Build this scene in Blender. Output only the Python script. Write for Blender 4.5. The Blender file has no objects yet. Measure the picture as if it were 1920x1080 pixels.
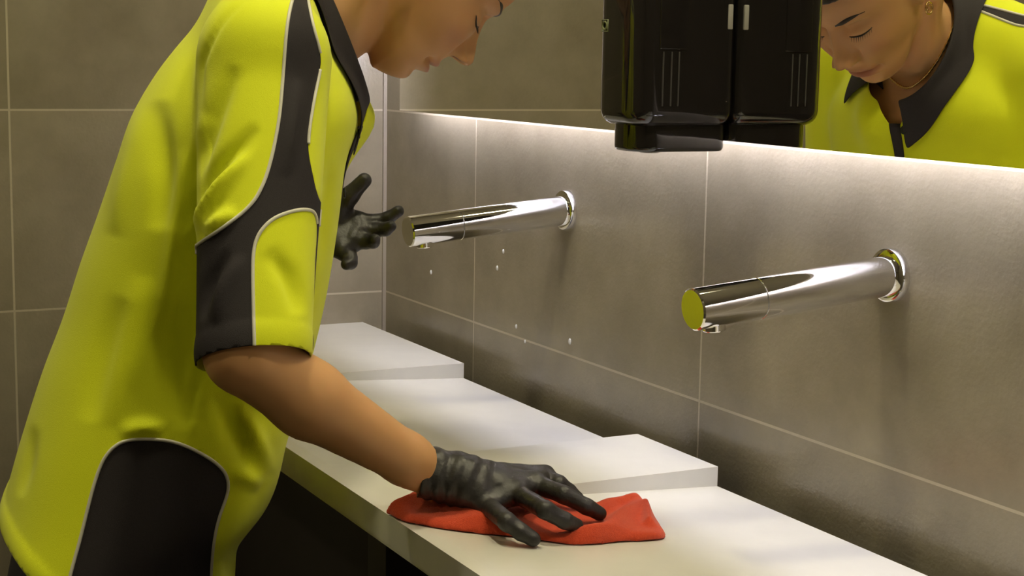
import bpy, math, random
import numpy as np
from mathutils import Matrix, Vector

scene = bpy.context.scene
COL = scene.collection

# ------------------------------------------------------------------ camera
F_PX = 3032.6                                   # focal length for a 1920 px wide frame
YAW, PITCH, ROLL = 0.475, 0.142, 0.017
CAM = np.array([2.469, -1.032, 1.320])
_fw = np.array([-math.cos(YAW)*math.cos(PITCH), math.sin(YAW)*math.cos(PITCH), -math.sin(PITCH)])
_rt = np.cross(_fw, [0, 0, 1.]); _rt /= np.linalg.norm(_rt)
_up = np.cross(_rt, _fw)
_c, _s = math.cos(ROLL), math.sin(ROLL)
_rt, _up = _c*_rt + _s*_up, _c*_up - _s*_rt
cam_data = bpy.data.cameras.new('camera'); cam_data.sensor_width = 36; cam_data.lens = F_PX/1920*36
cam_data.clip_start = 0.02
cam = bpy.data.objects.new('camera', cam_data); COL.objects.link(cam)
M = Matrix.Identity(4)
for i in range(3):
    M[i][0], M[i][1], M[i][2], M[i][3] = _rt[i], _up[i], -_fw[i], CAM[i]
cam.matrix_world = M
scene.camera = cam

# ------------------------------------------------------------------ world, exposure
world = bpy.data.worlds.new('world'); scene.world = world; world.use_nodes = True
bg = world.node_tree.nodes['Background']; bg.inputs[0].default_value = (1.0, 0.86, 0.62, 1); bg.inputs[1].default_value = 0.10
scene.view_settings.view_transform = 'Standard'; scene.view_settings.look = 'None'
scene.view_settings.gamma = 1.0; scene.view_settings.use_curve_mapping = False
scene.view_settings.exposure = 0.0

# ------------------------------------------------------------------ helpers
def to_px(P):
    d = np.asarray(P, float) - CAM
    w = d @ _fw
    return np.stack([960 + F_PX*(d @ _rt)/w, 540 - F_PX*(d @ _up)/w], -1)

def new_mat(name, rgb, rough=0.5, metal=0.0, spec=0.5, **k):
    m = bpy.data.materials.new(name); m.use_nodes = True
    b = m.node_tree.nodes['Principled BSDF']
    b.inputs['Base Color'].default_value = (*rgb, 1); b.inputs['Roughness'].default_value = rough
    b.inputs['Metallic'].default_value = metal; b.inputs['Specular IOR Level'].default_value = spec
    for kk, v in k.items(): b.inputs[kk].default_value = v
    return m

def noise_mat(name, c1, c2, scale, rough=0.6, bump=0.0, bscale=None, spec=0.5, detail=6, **k):
    """two-colour noise with optional bump"""
    m = new_mat(name, c1, rough, spec=spec, **k); nt = m.node_tree; b = nt.nodes['Principled BSDF']
    tc = nt.nodes.new('ShaderNodeTexCoord'); n = nt.nodes.new('ShaderNodeTexNoise')
    n.inputs['Scale'].default_value = scale; n.inputs['Detail'].default_value = detail
    nt.links.new(tc.outputs['Object'], n.inputs['Vector'])
    r = nt.nodes.new('ShaderNodeValToRGB'); r.color_ramp.elements[0].color = (*c1, 1); r.color_ramp.elements[1].color = (*c2, 1)
    r.color_ramp.elements[0].position = .3; r.color_ramp.elements[1].position = .7
    nt.links.new(n.outputs['Fac'], r.inputs['Fac']); nt.links.new(r.outputs['Color'], b.inputs['Base Color'])
    if bump:
        n2 = nt.nodes.new('ShaderNodeTexNoise'); n2.inputs['Scale'].default_value = bscale or scale*4; n2.inputs['Detail'].default_value = 4
        nt.links.new(tc.outputs['Object'], n2.inputs['Vector'])
        bp = nt.nodes.new('ShaderNodeBump'); bp.inputs['Strength'].default_value = bump; bp.inputs['Distance'].default_value = .002
        nt.links.new(n2.outputs['Fac'], bp.inputs['Height']); nt.links.new(bp.outputs['Normal'], b.inputs['Normal'])
    return m

def emit_mat(name, rgb, strength):
    m = bpy.data.materials.new(name); m.use_nodes = True; nt = m.node_tree
    nt.nodes.clear(); e = nt.nodes.new('ShaderNodeEmission'); o = nt.nodes.new('ShaderNodeOutputMaterial')
    e.inputs[0].default_value = (*rgb, 1); e.inputs[1].default_value = strength
    nt.links.new(e.outputs[0], o.inputs[0]); return m

def link_mesh(name, verts, faces, mat, parent=None, smooth=True, loc=None):
    me = bpy.data.meshes.new(name)
    v = np.asarray(verts, float)
    if loc is not None: v = v - np.asarray(loc)
    me.from_pydata([tuple(map(float, p)) for p in v], [], [tuple(int(i) for i in f) for f in faces]); me.update()
    if smooth: me.polygons.foreach_set('use_smooth', [True]*len(me.polygons))
    if mat: me.materials.append(mat)
    o = bpy.data.objects.new(name, me); COL.objects.link(o)
    if loc is not None: o.location = tuple(float(x) for x in loc)
    if parent is not None:
        o.parent = parent
        bpy.context.view_layer.update()
        o.matrix_parent_inverse = parent.matrix_world.inverted()
    return o

def tag(o, label=None, cat=None, group=None, kind=None):
    if label: o['label'] = label
    if cat: o['category'] = cat
    if group: o['group'] = group
    if kind: o['kind'] = kind
    return o

def empty(name, loc):
    o = bpy.data.objects.new(name, None); COL.objects.link(o); o.location = tuple(loc); o.empty_display_size = .05
    bpy.context.view_layer.update(); return o

def bevel(o, w, seg=3, angle=0.6):
    m = o.modifiers.new('bevel', 'BEVEL'); m.width = w; m.segments = seg; m.limit_method = 'ANGLE'; m.angle_limit = angle
    m.harden_normals = False
    return o

def box_vf(x0, x1, y0, y1, z0, z1):
    v = [(x, y, z) for x in (x0, x1) for y in (y0, y1) for z in (z0, z1)]
    f = [(0, 1, 3, 2), (4, 6, 7, 5), (0, 4, 5, 1), (2, 3, 7, 6), (0, 2, 6, 4), (1, 5, 7, 3)]
    return v, f

def join_vf(*parts):
    V, Fc = [], []
    for v, f in parts:
        o = len(V); V += [tuple(p) for p in v]; Fc += [tuple(i+o for i in q) for q in f]
    return V, Fc

def box(name, b, mat, parent=None, bev=0.0, seg=3):
    v, f = box_vf(*b)
    o = link_mesh(name, v, f, mat, parent, smooth=False, loc=(np.array([(b[0]+b[1])/2, (b[2]+b[3])/2, b[4]])))
    if bev: bevel(o, bev, seg); o.data.polygons.foreach_set('use_smooth', [True]*len(o.data.polygons))
    return o

def tube_vf(pts, rad, n=8, closed=False, cap=True):
    pts = np.asarray(pts, float); N = len(pts); rad = np.broadcast_to(rad, (N,))
    V, Fc = [], []; nrm = None
    for i in range(N):
        a = pts[(i-1) % N] if (closed or i > 0) else pts[i]; b = pts[(i+1) % N] if (closed or i < N-1) else pts[i]
        t = b-a; t = t/(np.linalg.norm(t)+1e-12)
        if nrm is None:
            h = np.array([0, 0, 1.]) if abs(t[2]) < .9 else np.array([1., 0, 0])
            nrm = np.cross(t, h)
        nrm = nrm - t*(nrm @ t); nrm /= np.linalg.norm(nrm)+1e-12; bn = np.cross(t, nrm)
        for k in range(n):
            a_ = 2*math.pi*k/n; V.append(pts[i] + rad[i]*(math.cos(a_)*nrm + math.sin(a_)*bn))
    for i in range(N if closed else N-1):
        j = (i+1) % N
        for k in range(n):
            l = (k+1) % n; Fc.append((i*n+k, i*n+l, j*n+l, j*n+k))
    if cap and not closed:
        Fc.append(tuple(range(n-1, -1, -1))); Fc.append(tuple((N-1)*n+k for k in range(n)))
    return V, Fc

def lathe_vf(profile, org, axis, n=48):
    """profile: list of (distance along axis, radius)"""
    axis = np.asarray(axis, float)/np.linalg.norm(axis); h = np.array([0, 0, 1.]) if abs(axis[2]) < .9 else np.array([1., 0, 0])
    u = np.cross(h, axis); u /= np.linalg.norm(u); w = np.cross(axis, u); V, Fc = [], []
    for (t, r) in profile:
        for k in range(n):
            a = 2*math.pi*k/n; V.append(np.asarray(org)+axis*t+r*(math.cos(a)*u+math.sin(a)*w))
    for i in range(len(profile)-1):
        for k in range(n):
            l = (k+1) % n; Fc.append((i*n+k, i*n+l, (i+1)*n+l, (i+1)*n+k))
    Fc.append(tuple(range(n-1, -1, -1))); Fc.append(tuple((len(profile)-1)*n+k for k in range(n)))
    return V, Fc

# ---- implicit surfaces: sample a field on a grid and pull out a quad mesh (surface nets)
def surface_nets(fun, lo, hi, h, chunk=400000):
    lo = np.asarray(lo, float); n = np.ceil((np.asarray(hi)-lo)/h).astype(int)+1
    ax = [lo[i]+h*np.arange(n[i]) for i in range(3)]
    G = np.stack(np.meshgrid(*ax, indexing='ij'), -1).reshape(-1, 3)
    val = np.concatenate([fun(G[i:i+chunk]) for i in range(0, len(G), chunk)]).reshape(n)
    ins = val < 0
    c = np.zeros(n-1, int)
    offs = [(i, j, k) for i in (0, 1) for j in (0, 1) for k in (0, 1)]
    sl = lambda o: tuple(slice(o[d], n[d]-1+o[d]) for d in range(3))
    for o in offs: c += ins[sl(o)]
    act = (c > 0) & (c < 8); idx = -np.ones(n-1, int); idx[act] = np.arange(act.sum())
    acc = np.zeros((act.sum(), 3)); cnt = np.zeros(act.sum())
    cell = np.argwhere(act)
    for a in offs:
        for d in range(3):
            if a[d] == 0:
                b = list(a); b[d] = 1
                va = val[tuple((cell+np.array(a)).T)]; vb = val[tuple((cell+np.array(b)).T)]
                cr = (va < 0) != (vb < 0)
                t = np.where(cr, va/np.where(cr, va-vb, 1), 0)
                p = np.tile(np.array(a, float), (len(cell), 1)); p[:, d] = t
                acc += np.where(cr[:, None], p, 0); cnt += cr
    V = lo + h*(cell + acc/cnt[:, None])
    Q = []
    for d in range(3):
        e1, e2 = [(1, 2), (2, 0), (0, 1)][d]
        s0 = [slice(1, -1)]*3; s0[d] = slice(0, n[d]-1); s1 = list(s0); s1[d] = slice(1, n[d])
        A = ins[tuple(s0)]; B = ins[tuple(s1)]
        pos = np.argwhere(A != B); flip = A[A != B]
        base = pos.copy(); base[:, e1] += 1; base[:, e2] += 1
        def cid(o1, o2):
            q = base.copy(); q[:, e1] -= o1; q[:, e2] -= o2; return idx[tuple(q.T)]
        q = np.stack([cid(1, 1), cid(0, 1), cid(0, 0), cid(1, 0)], 1)
        q[~flip] = q[~flip][:, ::-1]; Q.append(q)
    return V, np.concatenate(Q)

def smooth_mesh(V, Fc, it=3, lam=.5):
    E_ = np.concatenate([np.stack([Fc[:, i], Fc[:, (i+1) % Fc.shape[1]]], 1) for i in range(Fc.shape[1])])
    E_ = np.unique(np.sort(E_, 1), axis=0)
    for k in range(it):
        for l in (lam, -lam*1.02):
            s = np.zeros_like(V); c = np.zeros(len(V))
            np.add.at(s, E_[:, 0], V[E_[:, 1]]); np.add.at(s, E_[:, 1], V[E_[:, 0]])
            np.add.at(c, E_[:, 0], 1); np.add.at(c, E_[:, 1], 1)
            V = V + l*(s/np.maximum(c, 1)[:, None]-V)
    return V

def normals(V, T):
    n = np.cross(V[T[:, 1]]-V[T[:, 0]], V[T[:, 2]]-V[T[:, 0]]); N = np.zeros_like(V)
    for i in range(T.shape[1]): np.add.at(N, T[:, i], n)
    return N/(np.linalg.norm(N, axis=1, keepdims=True)+1e-12)

def smin(a, b, k):
    h = np.clip(.5+.5*(b-a)/k, 0, 1); return b+(a-b)*h-k*h*(1-h)

def rcone(P, a, b, ra, rb):
    a = np.asarray(a, float); b = np.asarray(b, float); d = b-a; L = d @ d
    t = np.clip(((P-a) @ d)/L, 0, 1); return np.linalg.norm(P-a-t[:, None]*d, axis=1)-(ra+(rb-ra)*t)

def chain(P, pts, rad, k=0.0):
    f = None
    for i in range(len(pts)-1):
        g = rcone(P, pts[i], pts[i+1], rad[i], rad[i+1]); f = g if f is None else (smin(f, g, k) if k else np.minimum(f, g))
    return f

def spline(x, xs, ys):
    """smooth interpolation (cubic hermite, monotone-ish)"""
    xs = np.asarray(xs, float); ys = np.asarray(ys, float)
    m = np.gradient(ys, xs); x = np.clip(x, xs[0], xs[-1])
    i = np.clip(np.searchsorted(xs, x)-1, 0, len(xs)-2); h = xs[i+1]-xs[i]; t = (x-xs[i])/h
    return ((1+2*t)*(1-t)**2*ys[i] + t*(1-t)**2*h*m[i] + t*t*(3-2*t)*ys[i+1] + t*t*(t-1)*h*m[i+1])

def seg_dist(p, poly, closed=False):
    """distance from 2-D points to a polyline"""
    poly = np.asarray(poly, float); d = np.full(len(p), 1e9)
    n = len(poly)
    for i in range(n if closed else n-1):
        a, b = poly[i], poly[(i+1) % n]; e = b-a; t = np.clip(((p-a) @ e)/(e @ e+1e-12), 0, 1)
        d = np.minimum(d, np.linalg.norm(p-a-t[:, None]*e, axis=1))
    return d

def poly_sd(p, poly):
    poly = np.asarray(poly, float); d = seg_dist(p, poly, True); ins = np.zeros(len(p), bool); n = len(poly)
    for i in range(n):
        a, b = poly[i], poly[(i+1) % n]
        c = (a[1] > p[:, 1]) != (b[1] > p[:, 1])
        x = a[0]+(p[:, 1]-a[1])*(b[0]-a[0])/np.where(b[1] == a[1], 1e-9, b[1]-a[1]); ins ^= c & (p[:, 0] < x)
    return np.where(ins, -d, d)

def catmull(pts, n=8, closed=False):
    pts = np.asarray(pts, float); out = []; N = len(pts)
    for i in range(N if closed else N-1):
        p = [pts[(i+k) % N] if closed else pts[min(max(i+k, 0), N-1)] for k in (-1, 0, 1, 2)]
        for t in np.linspace(0, 1, n, endpoint=False):
            out.append(.5*((2*p[1])+(-p[0]+p[2])*t+(2*p[0]-5*p[1]+4*p[2]-p[3])*t*t+(-p[0]+3*p[1]-3*p[2]+p[3])*t**3))
    if not closed: out.append(pts[-1])
    return np.array(out)

def split_iso(V, T, h):
    """cut a triangle mesh along h = 0; returns V, triangles h<0, triangles h>0, cut segments"""
    V = list(map(np.array, V)); h = np.where(np.abs(h) < 1e-7, 1e-7, h); cut = {}; neg, pos, seg = [], [], []
    s = h < 0; st = s[T]; tot = st.sum(1)
    neg = [tuple(t) for t in T[tot == 3]]; pos = [tuple(t) for t in T[tot == 0]]
    def mid(a, b):
        k = (min(a, b), max(a, b))
        if k not in cut:
            w = h[a]/(h[a]-h[b]); w = min(max(w, .02), .98); cut[k] = len(V); V.append(V[a]+(V[b]-V[a])*w)
        return cut[k]
    for t in T[(tot == 1) | (tot == 2)]:
        a, b, c = map(int, t)
        one = s[[a, b, c]].sum() == 1
        while (s[a] != one): a, b, c = b, c, a          # a is the odd one out
        ab, ac = mid(a, b), mid(a, c)
        A = [(a, ab, ac)]; B = [(ab, b, c), (ab, c, ac)]
        (neg if s[a] else pos).extend(A); (pos if s[a] else neg).extend(B); seg.append((ab, ac))
    return np.array(V), np.array(neg, int).reshape(-1, 3), np.array(pos, int).reshape(-1, 3), seg

def chains(seg):
    adj = {}
    for a, b in seg: adj.setdefault(a, []).append(b); adj.setdefault(b, []).append(a)
    out = []; seen = set()
    for st in sorted(adj, key=lambda k: len(adj[k])):
        if st in seen: continue
        c = [st]; seen.add(st); cur = st
        while True:
            nx = [q for q in adj[cur] if q not in seen]
            if not nx: break
            cur = nx[0]; seen.add(cur); c.append(cur)
        closed = len(c) > 3 and c[0] in adj[c[-1]]
        out.append((c, closed))
    return out

def compact(V, T):
    u, inv = np.unique(T, return_inverse=True); return V[u], inv.reshape(T.shape)

def noise3(P, seed, scale):
    """cheap smooth noise: sum of random plane waves"""
    r = np.random.RandomState(seed); f = np.zeros(len(P))
    for i in range(7):
        k = r.normal(size=3); k /= np.linalg.norm(k); f += np.sin(P @ k*scale*r.uniform(.6, 1.7)+r.uniform(0, 6.28))
    return f/7

#@@ROOM
# ------------------------------------------------------------------ setting
def tile_mat(name, axis, x0, z0, c1, c2, grout, rough=.20):
    """600 x 300 mm porcelain tiles, thin pale grout, on the plane spanned by a world axis and Z"""
    m = new_mat(name, c1, rough, spec=.5); nt = m.node_tree; b = nt.nodes['Principled BSDF']; N = nt.nodes; L = nt.links
    g = N.new('ShaderNodeNewGeometry'); sp = N.new('ShaderNodeSeparateXYZ'); L.new(g.outputs['Position'], sp.inputs[0])
    def grid(out, off, size):
        a = N.new('ShaderNodeMath'); a.operation = 'SUBTRACT'; L.new(out, a.inputs[0]); a.inputs[1].default_value = off
        d = N.new('ShaderNodeMath'); d.operation = 'DIVIDE'; L.new(a.outputs[0], d.inputs[0]); d.inputs[1].default_value = size
        f = N.new('ShaderNodeMath'); f.operation = 'FRACT'; L.new(d.outputs[0], f.inputs[0])
        s = N.new('ShaderNodeMath'); s.operation = 'SUBTRACT'; L.new(f.outputs[0], s.inputs[0]); s.inputs[1].default_value = .5
        ab = N.new('ShaderNodeMath'); ab.operation = 'ABSOLUTE'; L.new(s.outputs[0], ab.inputs[0])
        gt = N.new('ShaderNodeMath'); gt.operation = 'GREATER_THAN'; L.new(ab.outputs[0], gt.inputs[0]); gt.inputs[1].default_value = .5-.0015/size
        fl = N.new('ShaderNodeMath'); fl.operation = 'FLOOR'; L.new(d.outputs[0], fl.inputs[0])
        return gt.outputs[0], fl.outputs[0]
    gx, ix = grid(sp.outputs[axis], x0, .6); gz, iz = grid(sp.outputs[2], z0, .3)
    mx = N.new('ShaderNodeMath'); mx.operation = 'MAXIMUM'; L.new(gx, mx.inputs[0]); L.new(gz, mx.inputs[1])
    cmb = N.new('ShaderNodeCombineXYZ'); L.new(ix, cmb.inputs[0]); L.new(iz, cmb.inputs[1])
    wn = N.new('ShaderNodeTexWhiteNoise'); L.new(cmb.outputs[0], wn.inputs['Vector'])
    off = N.new('ShaderNodeVectorMath'); off.operation = 'SCALE'; L.new(wn.outputs['Color'], off.inputs[0]); off.inputs['Scale'].default_value = 9
    ad = N.new('ShaderNodeVectorMath'); L.new(g.outputs['Position'], ad.inputs[0]); L.new(off.outputs[0], ad.inputs[1])
    n1 = N.new('ShaderNodeTexNoise'); n1.inputs['Scale'].default_value = 5.5; n1.inputs['Detail'].default_value = 9; n1.inputs['Roughness'].default_value = .62
    L.new(ad.outputs[0], n1.inputs['Vector'])
    r = N.new('ShaderNodeValToRGB'); r.color_ramp.elements[0].position = .33; r.color_ramp.elements[1].position = .68
    r.color_ramp.elements[0].color = (*c1, 1); r.color_ramp.elements[1].color = (*c2, 1); L.new(n1.outputs['Fac'], r.inputs['Fac'])
    mc = N.new('ShaderNodeMix'); mc.data_type = 'RGBA'; L.new(mx.outputs[0], mc.inputs[0]); L.new(r.outputs['Color'], mc.inputs[6]); mc.inputs[7].default_value = (*grout, 1)
    L.new(mc.outputs[2], b.inputs['Base Color'])
    n2 = N.new('ShaderNodeTexNoise'); n2.inputs['Scale'].default_value = 190; n2.inputs['Detail'].default_value = 5
    L.new(g.outputs['Position'], n2.inputs['Vector'])
    sub = N.new('ShaderNodeMath'); sub.operation = 'SUBTRACT'; L.new(n2.outputs['Fac'], sub.inputs[0]); L.new(mx.outputs[0], sub.inputs[1])
    bp = N.new('ShaderNodeBump'); bp.inputs['Strength'].default_value = .22; bp.inputs['Distance'].default_value = .0015
    L.new(sub.outputs[0], bp.inputs['Height']); L.new(bp.outputs['Normal'], b.inputs['Normal'])
    return m

Z0 = .93
TC1, TC2, GR = (.205, .175, .122), (.292, .254, .184), (.44, .38, .28)
mat_tile_x = tile_mat('grey_tile_mirror_wall', 0, .34, Z0, TC1, TC2, GR)
mat_tile_y = tile_mat('grey_tile_end_wall', 1, 0.0, Z0, TC1, TC2, GR)
mat_floor = noise_mat('floor_tile', (.05, .045, .04), (.08, .07, .06), 6, .45)
mat_ceil = noise_mat('ceiling_paint', (.62, .58, .50), (.66, .62, .54), 3, .9)
RX, RY, RZ = 4.2, -2.6, 2.6
for nm, b, m in (('wall_back', (-.12, RX, 0, .12, 0, RZ), mat_tile_x), ('wall_left', (-.12, 0, RY, 0, 0, RZ), mat_tile_y),
                 ('wall_right', (RX, RX+.12, RY, .12, 0, RZ), mat_tile_y), ('wall_front', (-.12, RX+.12, RY-.12, RY, 0, RZ), mat_tile_x),
                 ('floor', (-.12, RX+.12, RY-.12, .12, -.1, 0), mat_floor), ('ceiling', (-.12, RX+.12, RY-.12, .12, RZ, RZ+.1), mat_ceil)):
    tag(box(nm, b, m), kind='structure')
# pale grout bead up the inside corner
tag(box('trim_1', (.0, .004, -.006, .0, .3, RZ), new_mat('corner_bead', (.27, .23, .175), .6)), kind='structure')

# ------------------------------------------------------------------ ceiling downlights
LAMP = (1.0, .91, .60)
mat_white_metal = new_mat('white_metal', (.75, .73, .7), .4)
lamp_spots = [(1.10, -.55, 185, 'above the washstand close to the mirror wall'), (1.95, -.32, 165, 'above the near end of the washstand, added to brighten the front of the person'), (.55, -1.9, 140, 'near the end wall'), (2.7, -1.7, 75, 'over the middle of the room')]  # second one is unseen, added there to brighten the front of the person
for i, (x, y, watt, where) in enumerate(lamp_spots):
    t = empty('ceiling_downlight', (x, y, RZ)); tag(t, 'round recessed ceiling downlight ' + where, 'ceiling light', 'ceiling downlights')
    v, f = lathe_vf([(0, .10), (.006, .10), (.010, .095), (.010, .082), (.002, .080)], (x, y, RZ), (0, 0, -1)); link_mesh('trim_ring', v, f, mat_white_metal, t)
    v, f = lathe_vf([(0.003, .079), (.0045, .079)], (x, y, RZ), (0, 0, -1)); link_mesh('diffuser', v, f, emit_mat('downlight_glow', LAMP, watt), t)

# ------------------------------------------------------------------ mirror with a light strip hidden behind its edge
MX0, MX1, MZ0, MZ1, MY = .150, 2.9, 1.235, 2.05, -.040
mir = empty('wall_mirror', (MX0, 0, MZ0)); tag(mir, 'wide frameless mirror with a light strip glowing behind its lower edge', 'mirror')
mat_mirror = new_mat('mirror_glass', (.95, .95, .92), .004, 1.0)
mat_back = new_mat('mirror_backing', (.30, .29, .27), .7)
mat_led = emit_mat("led_strip_glow", (.86, .85, 1.04), 82.0)
box('glass', (MX0, MX1, MY, MY+.005, MZ0, MZ1), mat_mirror, mir)
INS = .046
INX = .030
box('backing_tray', (MX0+INX, MX1-INS, MY+.005, -.0005, MZ0+INS, MZ1-INS), mat_back, mir)
tag(box('light_strip', (MX0+INX, MX1-INS, -.0210, -.0110, MZ0+INS-.004, MZ0+INS), mat_led, mir), 'glowing light strip along the lower edge')
tag(box('light_strip', (MX0+INX-.004, MX0+INX, -.0210, -.0110, MZ0+INS, MZ1-INS), mat_led, mir), 'glowing light strip along the side edge')

# ------------------------------------------------------------------ washstand: solid-surface top with sloped basins
mat_solid = noise_mat('white_solid_surface', (.62, .60, .545), (.65, .63, .57), 30, .28)
mat_dark = noise_mat('dark_laminate', (.016, .012, .013), (.022, .017, .018), 8, .5)
mat_dark2 = noise_mat('dark_grey_post', (.05, .042, .045), (.06, .05, .052), 8, .45)
ws = empty('washstand', (0, -.24, 0)); tag(ws, 'long white trough washstand with shallow sloping basins over a dark base', 'washstand')
ZT, ZB, YF, YB = .880, .850, -.442, -.040
def counter_top():
    """grid over X and Y; flat blocks at ZT, basins falling to the back"""
    ye = YF+.016
    blocks = [(.0, .392), (.872, 1.02), (1.62, 1.77)]          # flat raised blocks (x range)
    xs = [0]; tops = []
    def zz(x, y, basin):
        if not basin: return ZT
        return ZT - .022*np.clip((y-ye)/(YB-ye), 0, 1)
    # skewed riser lines: block edges drift slightly along the depth, front corners cut on the diagonal
    def xr(xb, y, side):
        t = np.clip((YB-y)/(YB-YF), 0, 1)
        return xb
    ys = np.concatenate([[YF, ye], np.linspace(ye, YB, 14)[1:]])
    V, Fc = [], []
    def grid(xa, xb, basin, nx=6):
        o = len(V)
        for y in ys:
            fr = np.clip((y-YF)/.055, 0, 1)
            for k in range(nx+1):
                x0 = xa; x1 = xb
                if basin: x0 = xa+(1-fr)*.045*(xa > .8); 
                else: x1 = xb+(1-fr)*.045*(xb > .8)
                x = x0+(x1-x0)*k/nx; V.append((x, y, zz(x, y, basin)))
        for j in range(len(ys)-1):
            for k in range(nx):
                a = o+j*(nx+1)+k; Fc.append((a, a+1, a+nx+2, a+nx+1))
        return o, nx
    segs = [(0, .392, False), (.392, .872, True), (.872, 1.040, False), (1.040, 1.540, True), (1.540, 1.71, False), (1.71, 2.25, True), (2.25, 2.9, False)]
    made = [(grid(*s), s) for s in segs]
    ny = len(ys)
    for (a, b) in zip(made[:-1], made[1:]):                    # risers between neighbours
        (oa, na), (ob, nb) = a[0], b[0]
        for j in range(ny-1):
            p, q = oa+j*(na+1)+na, oa+(j+1)*(na+1)+na; r, s = ob+j*(nb+1), ob+(j+1)*(nb+1)
            Fc.append((p, r, s, q))
    # skirt: front face, back face, underside
    for (o, n), s in made:
        for j, last in ((0, False), (ny-1, True)):
            b0 = len(V)
            for k in range(n+1):
                x, y, _ = V[o+j*(n+1)+k]; V.append((x, y, ZB if not last else ZB-.004))
            for k in range(n):
                p, q = o+j*(n+1)+k, o+j*(n+1)+k+1
                Fc.append((b0+k, b0+k+1, q, p) if not last else (p, q, b0+k+1, b0+k))
    v2, f2 = box_vf(0, 2.9, YF, YB, ZB-.004, ZB)
    return V, Fc, v2, f2
V, Fc, v2, f2 = counter_top()
o = link_mesh('countertop', V, Fc, mat_solid, ws, smooth=False)
v, f = box_vf(.0005, 2.8995, YF+.001, YB-.001, ZB-.003, ZB+.004); link_mesh('underside_panel', v, f, mat_solid, ws, smooth=False)
box('base_panel', (.0, 2.9, -.30, -.28, .0, ZB-.004), mat_dark, ws)
box('post', (.815, .868, -.36, -.30, .0, ZB-.004), mat_dark2, ws)
box('waste_channel', (.0, 2.9, -.055, -.001, .70, .715), mat_dark, ws)

# ------------------------------------------------------------------ wall taps
mat_chrome = new_mat('chrome', (.82, .81, .80), .06, 1.0)
mat_seam = new_mat('seam_shadow', (.25, .24, .23), .3, 1.0)
def make_tap(loc, label):
    t = empty('wall_tap', (loc[0], 0, loc[2])); tag(t, label, 'tap', 'chrome wall taps')
    ax = np.array([0, -math.cos(.092), -math.sin(.092)]); org = np.array([loc[0], 0, loc[2]]); R0 = .0195
    v, f = lathe_vf([(0, .0265), (.005, .0265), (.0075, .0255), (.0085, .0235), (.0085, .019)], org, (0, -1, 0), 64); link_mesh('wall_flange', v, f, mat_chrome, t)
    L = .229
    v, f = lathe_vf([(.002, R0), (.158, R0), (.1585, R0-.0008)], org, ax, 64); o = link_mesh('spout', v, f, mat_chrome, t)
    v, f = lathe_vf([(.1590, R0-.0008), (.1595, R0), (L-.0015, R0), (L, R0-.0015)], org, ax, 64); link_mesh('spout_tip', v, f, mat_chrome, t)
    v, f = lathe_vf([(.157, R0-.0007), (.161, R0-.0007)], org, ax, 64); link_mesh('seam_ring', v, f, mat_seam, t)
    dn = np.cross(ax, [1, 0, 0.]); dn = dn if dn[2] < 0 else -dn
    po = org+ax*(L-.022)
    v, f = lathe_vf([(R0-.006, .0115), (R0+.002, .0115), (R0+.003, .0105), (R0+.003, .0085), (R0+.0015, .008)], po, dn, 32); link_mesh('aerator', v, f, mat_chrome, t)
    for o in t.children:
        if o.name.startswith(('spout', 'wall_flange', 'aerator')):
            m = o.modifiers.new('edge', 'EDGE_SPLIT'); m.split_angle = .6
    return t
make_tap((.617, 0, 1.122), 'chrome wall tap on the tiles left of the black dispenser, farther from the viewer')
make_tap((1.262, 0, 1.118), 'chrome wall tap below the reflection of the person, its end disc tinted green')

# ------------------------------------------------------------------ soap dispenser on the mirror
mat_black = new_mat('black_gloss_plastic', (.012, .010, .010), .10, spec=.5)
mat_black.node_tree.nodes['Principled BSDF'].inputs['Coat Weight'].default_value = .3
def rounded_prism(x0, x1, y0, y1, z0, z1, r, rz, n=10, flat_back=True):
    """rounded-rectangle plan (corner radius r at the front, small at the back), rounded lower/upper edges rz"""
    def ring(ins, z):
        out = []
        for (cx, cy, a0, rr) in ((x1-r, y0+r, -math.pi/2, r), (x1-.012, y1-.012, 0, .012), (x0+.012, y1-.012, math.pi/2, .012), (x0+r, y0+r, math.pi, r)):
            for k in range(n+1):
                a = a0+math.pi/2*k/n; q = max(rr-ins, .0005); out.append((cx+q*math.cos(a), cy+q*math.sin(a), z))
        return out
    lev = []
    for k in range(7):
        a = math.pi/2*k/6; lev.append((rz*(1-math.sin(a)), z0+rz*(1-math.cos(a))))
    lev += [(0, z1-rz)]
    for k in range(1, 7):
        a = math.pi/2*k/6; lev.append((rz*(1-math.cos(a)), z1-rz+rz*math.sin(a)))
    V, Fc = [], []; m = 4*(n+1)
    for ins, z in lev: V += ring(ins, z)
    for i in range(len(lev)-1):
        for k in range(m):
            l = (k+1) % m; Fc.append((i*m+k, i*m+l, (i+1)*m+l, (i+1)*m+k))
    Fc.append(tuple(range(m-1, -1, -1))); Fc.append(tuple((len(lev)-1)*m+k for k in range(m)))
    return V, Fc
DX0, DX1, DY0, DY1 = .957, 1.048, -.163, MY
mat_highlight = new_mat('painted_highlight_grey', (.06, .055, .052), .2)
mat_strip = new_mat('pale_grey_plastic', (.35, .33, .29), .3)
disp = empty('soap_dispenser', (.993, MY, 1.25)); tag(disp, 'glossy black rounded soap dispenser mounted on the mirror', 'dispenser')
v, f = rounded_prism(DX0, DX1, DY0, DY1, 1.251, 1.545, .028, .016); o = link_mesh('cover', v, f, mat_black, disp); o.modifiers.new('edge', 'EDGE_SPLIT').split_angle = .9
v, f = rounded_prism(DX0+.012, DX1-.010, DY0+.010, DY1-.001, 1.224, 1.256, .030, .005); o = link_mesh('nozzle_base', v, f, mat_black, disp); o.modifiers.new('edge', 'EDGE_SPLIT').split_angle = .9
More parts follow.
